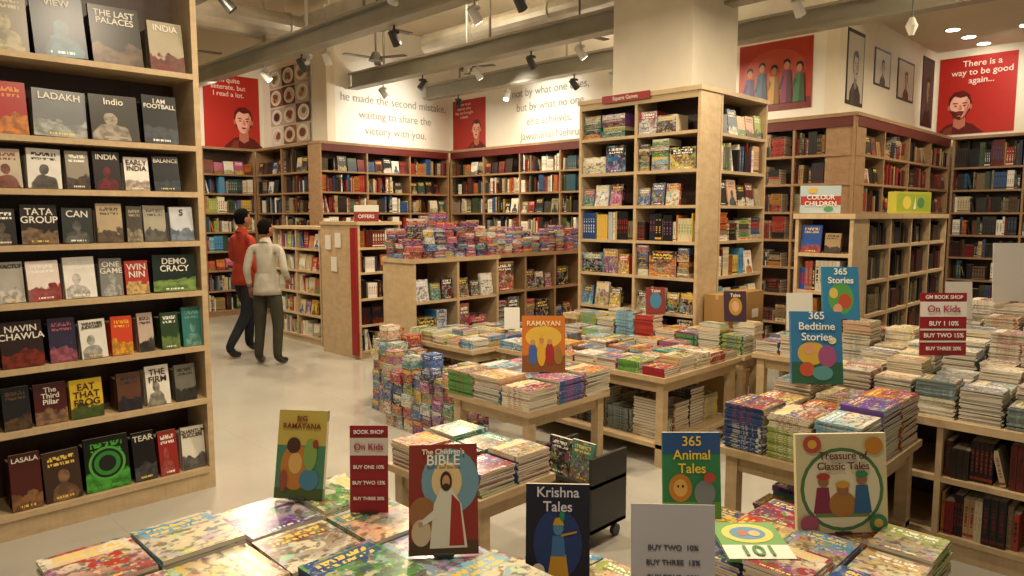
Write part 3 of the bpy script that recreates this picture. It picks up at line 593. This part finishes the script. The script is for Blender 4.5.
# ---------------------------------------------------------------- people
def evalmesh(o):
    dg=bpy.context.evaluated_depsgraph_get(); dg.update()
    return bpy.data.meshes.new_from_object(o.evaluated_get(dg))
def skin(name,vs,es,rad,roots,sub=2):
    me=bpy.data.meshes.new(name); me.from_pydata(vs,es,[]); o=bpy.data.objects.new(name,me); link(o)
    m=o.modifiers.new('Skin','SKIN'); m.use_smooth_shade=True; m.branch_smoothing=.4
    for i,r in enumerate(rad):
        d=me.skin_vertices[0].data[i]; d.radius=(r,r) if not isinstance(r,tuple) else r; d.use_root=i in roots
    s=o.modifiers.new('Sub','SUBSURF'); s.levels=sub; s.render_levels=sub
    bpy.context.view_layer.update()
    nm=evalmesh(o); bpy.data.objects.remove(o); return nm
def person(name,loc,rz,P,shirt,pants,hairc,headturn=0,scale=1.0):
    e=empty(name,loc,math.radians(rz)); e.scale=(scale,)*3
    keys=['pel','wst','chs','upc','nkb','nk','hL','kL','aL','fL','tL','hR','kR','aR','fR','tR','sL','eL','wL','sR','eR','wR']
    D=dict(pel=(0,0,.94),wst=(0,0,1.07),chs=(0,0,1.24),upc=(0,.01,1.36),nkb=(0,.015,1.43),nk=(0,.0,1.52),
      hL=(.085,0,.86),kL=(.1,-.02,.48),aL=(.1,.03,.1),fL=(.105,-.04,.05),tL=(.12,-.15,.035),
      hR=(-.085,0,.86),kR=(-.1,-.02,.48),aR=(-.1,.03,.1),fR=(-.105,-.04,.05),tR=(-.12,-.15,.035),
      sL=(.17,.01,1.365),eL=(.225,.05,1.12),wL=(.23,-.04,.9),sR=(-.17,.01,1.365),eR=(-.225,.05,1.12),wR=(-.23,-.04,.9))
    D.update(P)
    rr=dict(pel=.13,wst=.125,chs=.138,upc=.10,nkb=.065,nk=.052,hL=.098,kL=.068,aL=.052,fL=.045,tL=.032,hR=.098,kR=.068,aR=.052,fR=.045,tR=.032,sL=.058,eL=.046,wL=.03,sR=.058,eR=.046,wR=.03)
    E=[('pel','wst'),('wst','chs'),('chs','upc'),('upc','nkb'),('nkb','nk'),('pel','hL'),('hL','kL'),('kL','aL'),('aL','fL'),('fL','tL'),('pel','hR'),('hR','kR'),('kR','aR'),('aR','fR'),('fR','tR'),('upc','sL'),('sL','eL'),('eL','wL'),('upc','sR'),('sR','eR'),('eR','wR')]
    ix={k:i for i,k in enumerate(keys)}
    me=skin('body',[D[k] for k in keys],[(ix[a],ix[b]) for a,b in E],[rr[k] for k in keys],{0})
    for v in me.vertices:
        if .84<v.co.z<1.46 and abs(v.co.x)<.19: v.co.y=(v.co.y-.01)*.8+.01
        if v.co.z<.006: v.co.z=.006
    SK=plain('skin_tone',hexc('8a5a40'),.5,.05); ms=[shirt,pants,SK,plain('shoe_leather',hexc('1c1614'),.4,.05)]
    me.materials.clear()
    for m in ms: me.materials.append(m)
    def seg(p,a,b):
        a=Vector(a);b=Vector(b);ab=b-a;t_=max(0,min(1,(p-a).dot(ab)/ab.length_squared)); return (p-(a+ab*t_)).length,t_
    for f in me.polygons:
        c=f.center; best=min(((seg(c,D[a],D[b])[0]/ (rr[a]+rr[b]),a,b,seg(c,D[a],D[b])[1]) for a,b in E))
        _,a,b,tt=best
        if a[0] in 'e' and b[0]=='w' : k=0 if tt<.75 else 2
        elif a=='nkb' and tt>.3: k=2
        elif a[0]=='s' or b[0]=='s' or a in('wst','chs','upc','nkb'): k=0
        elif a=='pel' and b=='wst': k=0
        elif c.z<.085: k=3
        elif c.z>.87: k=0
        else: k=1
        f.material_index=k; f.use_smooth=True
    link(bpy.data.objects.new('body',me),e)
    bm=bmesh.new(); n=28; rings=[]
    for z,ax,ay in ((1.08,.132,.108),(.98,.148,.124),(.9,.160,.136),(.83,.166,.142),(.83,.155,.13)):
        rings.append([bm.verts.new((ax*math.cos(i*2*math.pi/n)*(1+.02*math.sin(5*i)),ay*math.sin(i*2*math.pi/n)*(1+.03*math.sin(3*i)),z)) for i in range(n)])
    for a,b in zip(rings,rings[1:]):
        for i in range(n): bm.faces.new((a[i],a[(i+1)%n],b[(i+1)%n],b[i]))
    hm=bpy.data.meshes.new('shirt_hem'); bm.to_mesh(hm); bm.free(); hm.materials.append(shirt)
    for f in hm.polygons: f.use_smooth=True
    link(bpy.data.objects.new('shirt_hem',hm),e)
    mb=MB(); mb.cyl((0,.02,1.42),(0,.0,1.465),.072,(0,0,0),0,20,.058); mb.build('collar',e,mats=[shirt])
    bm=bmesh.new(); bmesh.ops.create_uvsphere(bm,u_segments=28,v_segments=20,radius=1)
    def ishair(x,y,z): return z>.62 or (y>.1 and z>-.6) or (z>-.02 and y>-.2) or (z>.38 and y>-.8)
    for v in bm.verts:
        x,y,z=v.co
        w=1-.28*max(0,-z)**1.3; yy=y*.098; 
        if y<0: yy-=.012*max(0,-z)*(1-abs(x)); yy*=.96
        hf=1.03 if ishair(x,y,z) else 1.0
        v.co=(x*.076*w*hf,(yy+( .012 if z>0 else .0))*hf,z*.118*hf)
        if abs(x)<.22 and y<-.8 and -.35<z<.12: v.co.y-=.018*(1-abs(x)/.22)*(.5+(.12-z))
        if .0<z<.16 and .25<abs(x)<.5 and y<-.6: v.co.y+=.008
    for f in bm.faces:
        c=f.calc_center_median()
        f.material_index=1 if ishair(c.x/.078,c.y/.1,c.z/.121) else 0; f.smooth=True
    for sx in (-1,1):
        bmesh.ops.create_uvsphere(bm,u_segments=10,v_segments=8,radius=1,matrix=Matrix.Translation((sx*.079,.0,-.018))@Matrix.Diagonal((.011,.019,.032,1)))
        r=bmesh.ops.create_uvsphere(bm,u_segments=8,v_segments=6,radius=.011,matrix=Matrix.Translation((sx*.03,-.083,.01)))
        for v in r['verts']:
            for f in v.link_faces: f.material_index=2
    r=bmesh.ops.create_uvsphere(bm,u_segments=10,v_segments=6,radius=1,matrix=Matrix.Translation((0,-.093,-.055))@Matrix.Diagonal((.024,.006,.006,1)))
    for v in r['verts']:
        for f in v.link_faces: f.material_index=3
    hm=bpy.data.meshes.new('head'); bm.to_mesh(hm); bm.free()
    for m in (SK,plain('hair',hexc(hairc),.9,.2,40,0,.1),plain('eye',(.05,.04,.04),.2,.02),plain('lips',hexc('6a3830'),.4,.02)): hm.materials.append(m)
    ho=bpy.data.objects.new('head',hm); ho.location=(D['nk'][0],D['nk'][1]-.012,D['nk'][2]+.075); ho.rotation_euler=(math.radians(4),0,math.radians(headturn)); link(ho,e)
    for sd_,w,el in ((1,'wL','eL'),(-1,'wR','eR')):
        vs=[(0,0,.01),(0,0,-.04),(0,-.003,-.085)]; es=[(0,1),(1,2)]; rd=[.026,(.036),(.03)]; roots={0}
        for k,(dx,l) in enumerate(((-.03,.062),(-.011,.072),(.009,.068),(.028,.052))):
            b=len(vs); vs+=[(dx*.9,0,-.075),(dx,-.008,-.09-l*.45),(dx,-.024,-.09-l*.8),(dx,-.042,-.088-l)]; es+=[(b,b+1),(b+1,b+2),(b+2,b+3)]; rd+=[.010,.0095,.009,.0075]; roots.add(b)
        b=len(vs); vs+=[(-.022,-.005,-.03),(-.05,-.02,-.06),(-.052,-.032,-.09)]; es+=[(b,b+1),(b+1,b+2)]; rd+=[.013,.011,.009]; roots.add(b)
        m2=skin('hand',vs,es,rd,roots,1)
        for v in m2.vertices: v.co.y*=.75; v.co.x*=sd_ 
        if sd_<0: m2.flip_normals()
        m2.materials.clear(); m2.materials.append(SK)
        for f in m2.polygons: f.use_smooth=True
        ho=bpy.data.objects.new('hand',m2); ho.location=D[w]
        d=(Vector(D[w])-Vector(D[el])).normalized(); q=Vector((0,0,-1)).rotation_difference(d); ho.rotation_mode='QUATERNION'; ho.rotation_quaternion=q; link(ho,e)
    return e
def cloth(name,h):
    t=NT(name,.85,.2); c=hexc(h); n=t.noise(t.coord(),9,4); f=t.mapr(n.outputs[0],.3,.7)
    bp=t.n.nodes.new('ShaderNodeBump'); bp.inputs['Strength'].default_value=.6; bp.inputs['Distance'].default_value=.02
    t.n.links.new(n.outputs[0],bp.inputs['Height']); t.n.links.new(bp.outputs[0],t.b.inputs['Normal'])
    return t.base(t.mix(f,tuple(q*.85 for q in c),tuple(min(1,q*1.12) for q in c)))
wh=cloth('cream_shirt','aca698'); rd_=cloth('red_shirt','98382a'); gp=cloth('grey_trousers','3a392f'); dp=cloth('dark_trousers','24262c')
person('man',(3.89,7.93,0),128,dict(kL=(.11,-.02,.48),aL=(.12,.03,.1),fL=(.13,-.04,.05),tL=(.15,-.15,.035),kR=(-.11,-.02,.48),aR=(-.12,.05,.1),fR=(-.13,-.02,.05),tR=(-.16,-.13,.035),wR=(-.19,-.16,.98),eR=(-.24,.06,1.12)),wh,gp,'14100e',-25)
person('man',(3.97,8.7,0),100,dict(kL=(.09,-.12,.5),aL=(.1,-.1,.1),fL=(.1,-.17,.05),tL=(.11,-.28,.035),kR=(-.1,.06,.49),aR=(-.1,.30,.13),fR=(-.1,.24,.05),tR=(-.1,.15,.035),wL=(.16,-.25,1.05),eL=(.23,-.0,1.12)),rd_,dp,'110e0d',-10,1.07)
# ---------------------------------------------------------------- lights
def area(x,y,z,pw,size,rot=(0,0,0),col=(1,.82,.58),name='lamp'):
    l=bpy.data.lights.new(name,'AREA'); l.shape='DISK'; l.size=size; l.energy=pw; l.color=col
    o=bpy.data.objects.new(name,l); o.location=(x,y,z); o.rotation_euler=rot; link(o)
for (x,y,p) in ((.6,1.0,40),(1.6,3.0,62),(3.4,1.2,56),(3.4,3.6,66),(2.6,6.2,76),(5.3,2.4,64),(5.2,6.6,76),(4.2,9.2,76),(7.3,8.4,76),(7.6,5.2,70),(7.4,1.2,72),(9.8,1.4,84),(3.6,11.2,70)):
    area(x,y,3.7,p,.22,name='ceiling_lamp')
for (x,y,p) in ((3,5,38),(6.2,8,36),(7.8,2,42),(3,9.2,32),(7.9,6,28)):
    area(x,y,4.15,p,1.0,(math.pi,0,0),name='ceiling_fill')  # added upward fill that brightens the ceiling, no fitting behind it
def spotl(x,y,z,tx,ty,tz,pw,ang):
    l=bpy.data.lights.new('wall_washer','SPOT'); l.energy=pw; l.spot_size=math.radians(ang); l.spot_blend=.9; l.shadow_soft_size=.05; l.color=(1,.92,.78)
    o=bpy.data.objects.new('wall_washer',l); o.location=(x,y,z); o.rotation_euler=(Vector((tx,ty,tz))-Vector((x,y,z))).to_track_quat('-Z','Y').to_euler(); link(o)
spotl(7.4,8.8,3.62,7.3,10.45,3.35,150,80); spotl(7.6,8.0,3.62,8.85,7.9,3.4,100,80); spotl(11.4,2.0,4.1,12.65,2.9,3.4,90,80); spotl(4.7,11.2,3.7,5.7,12.65,3.5,70,80)
w=bpy.data.worlds.new('World'); sc.world=w; w.use_nodes=True
w.node_tree.nodes['Background'].inputs[0].default_value=(1,.88,.70,1); w.node_tree.nodes['Background'].inputs[1].default_value=.25
# ---------------------------------------------------------------- camera
cam=bpy.data.cameras.new('camera'); cam.lens=25.3; cam.sensor_width=36; cam.clip_start=.05
co_=bpy.data.objects.new('camera',cam); co_.location=(0,0,1.75); co_.rotation_euler=(math.radians(90-5.79),0,math.radians(-45)); link(co_)
sc.camera=co_
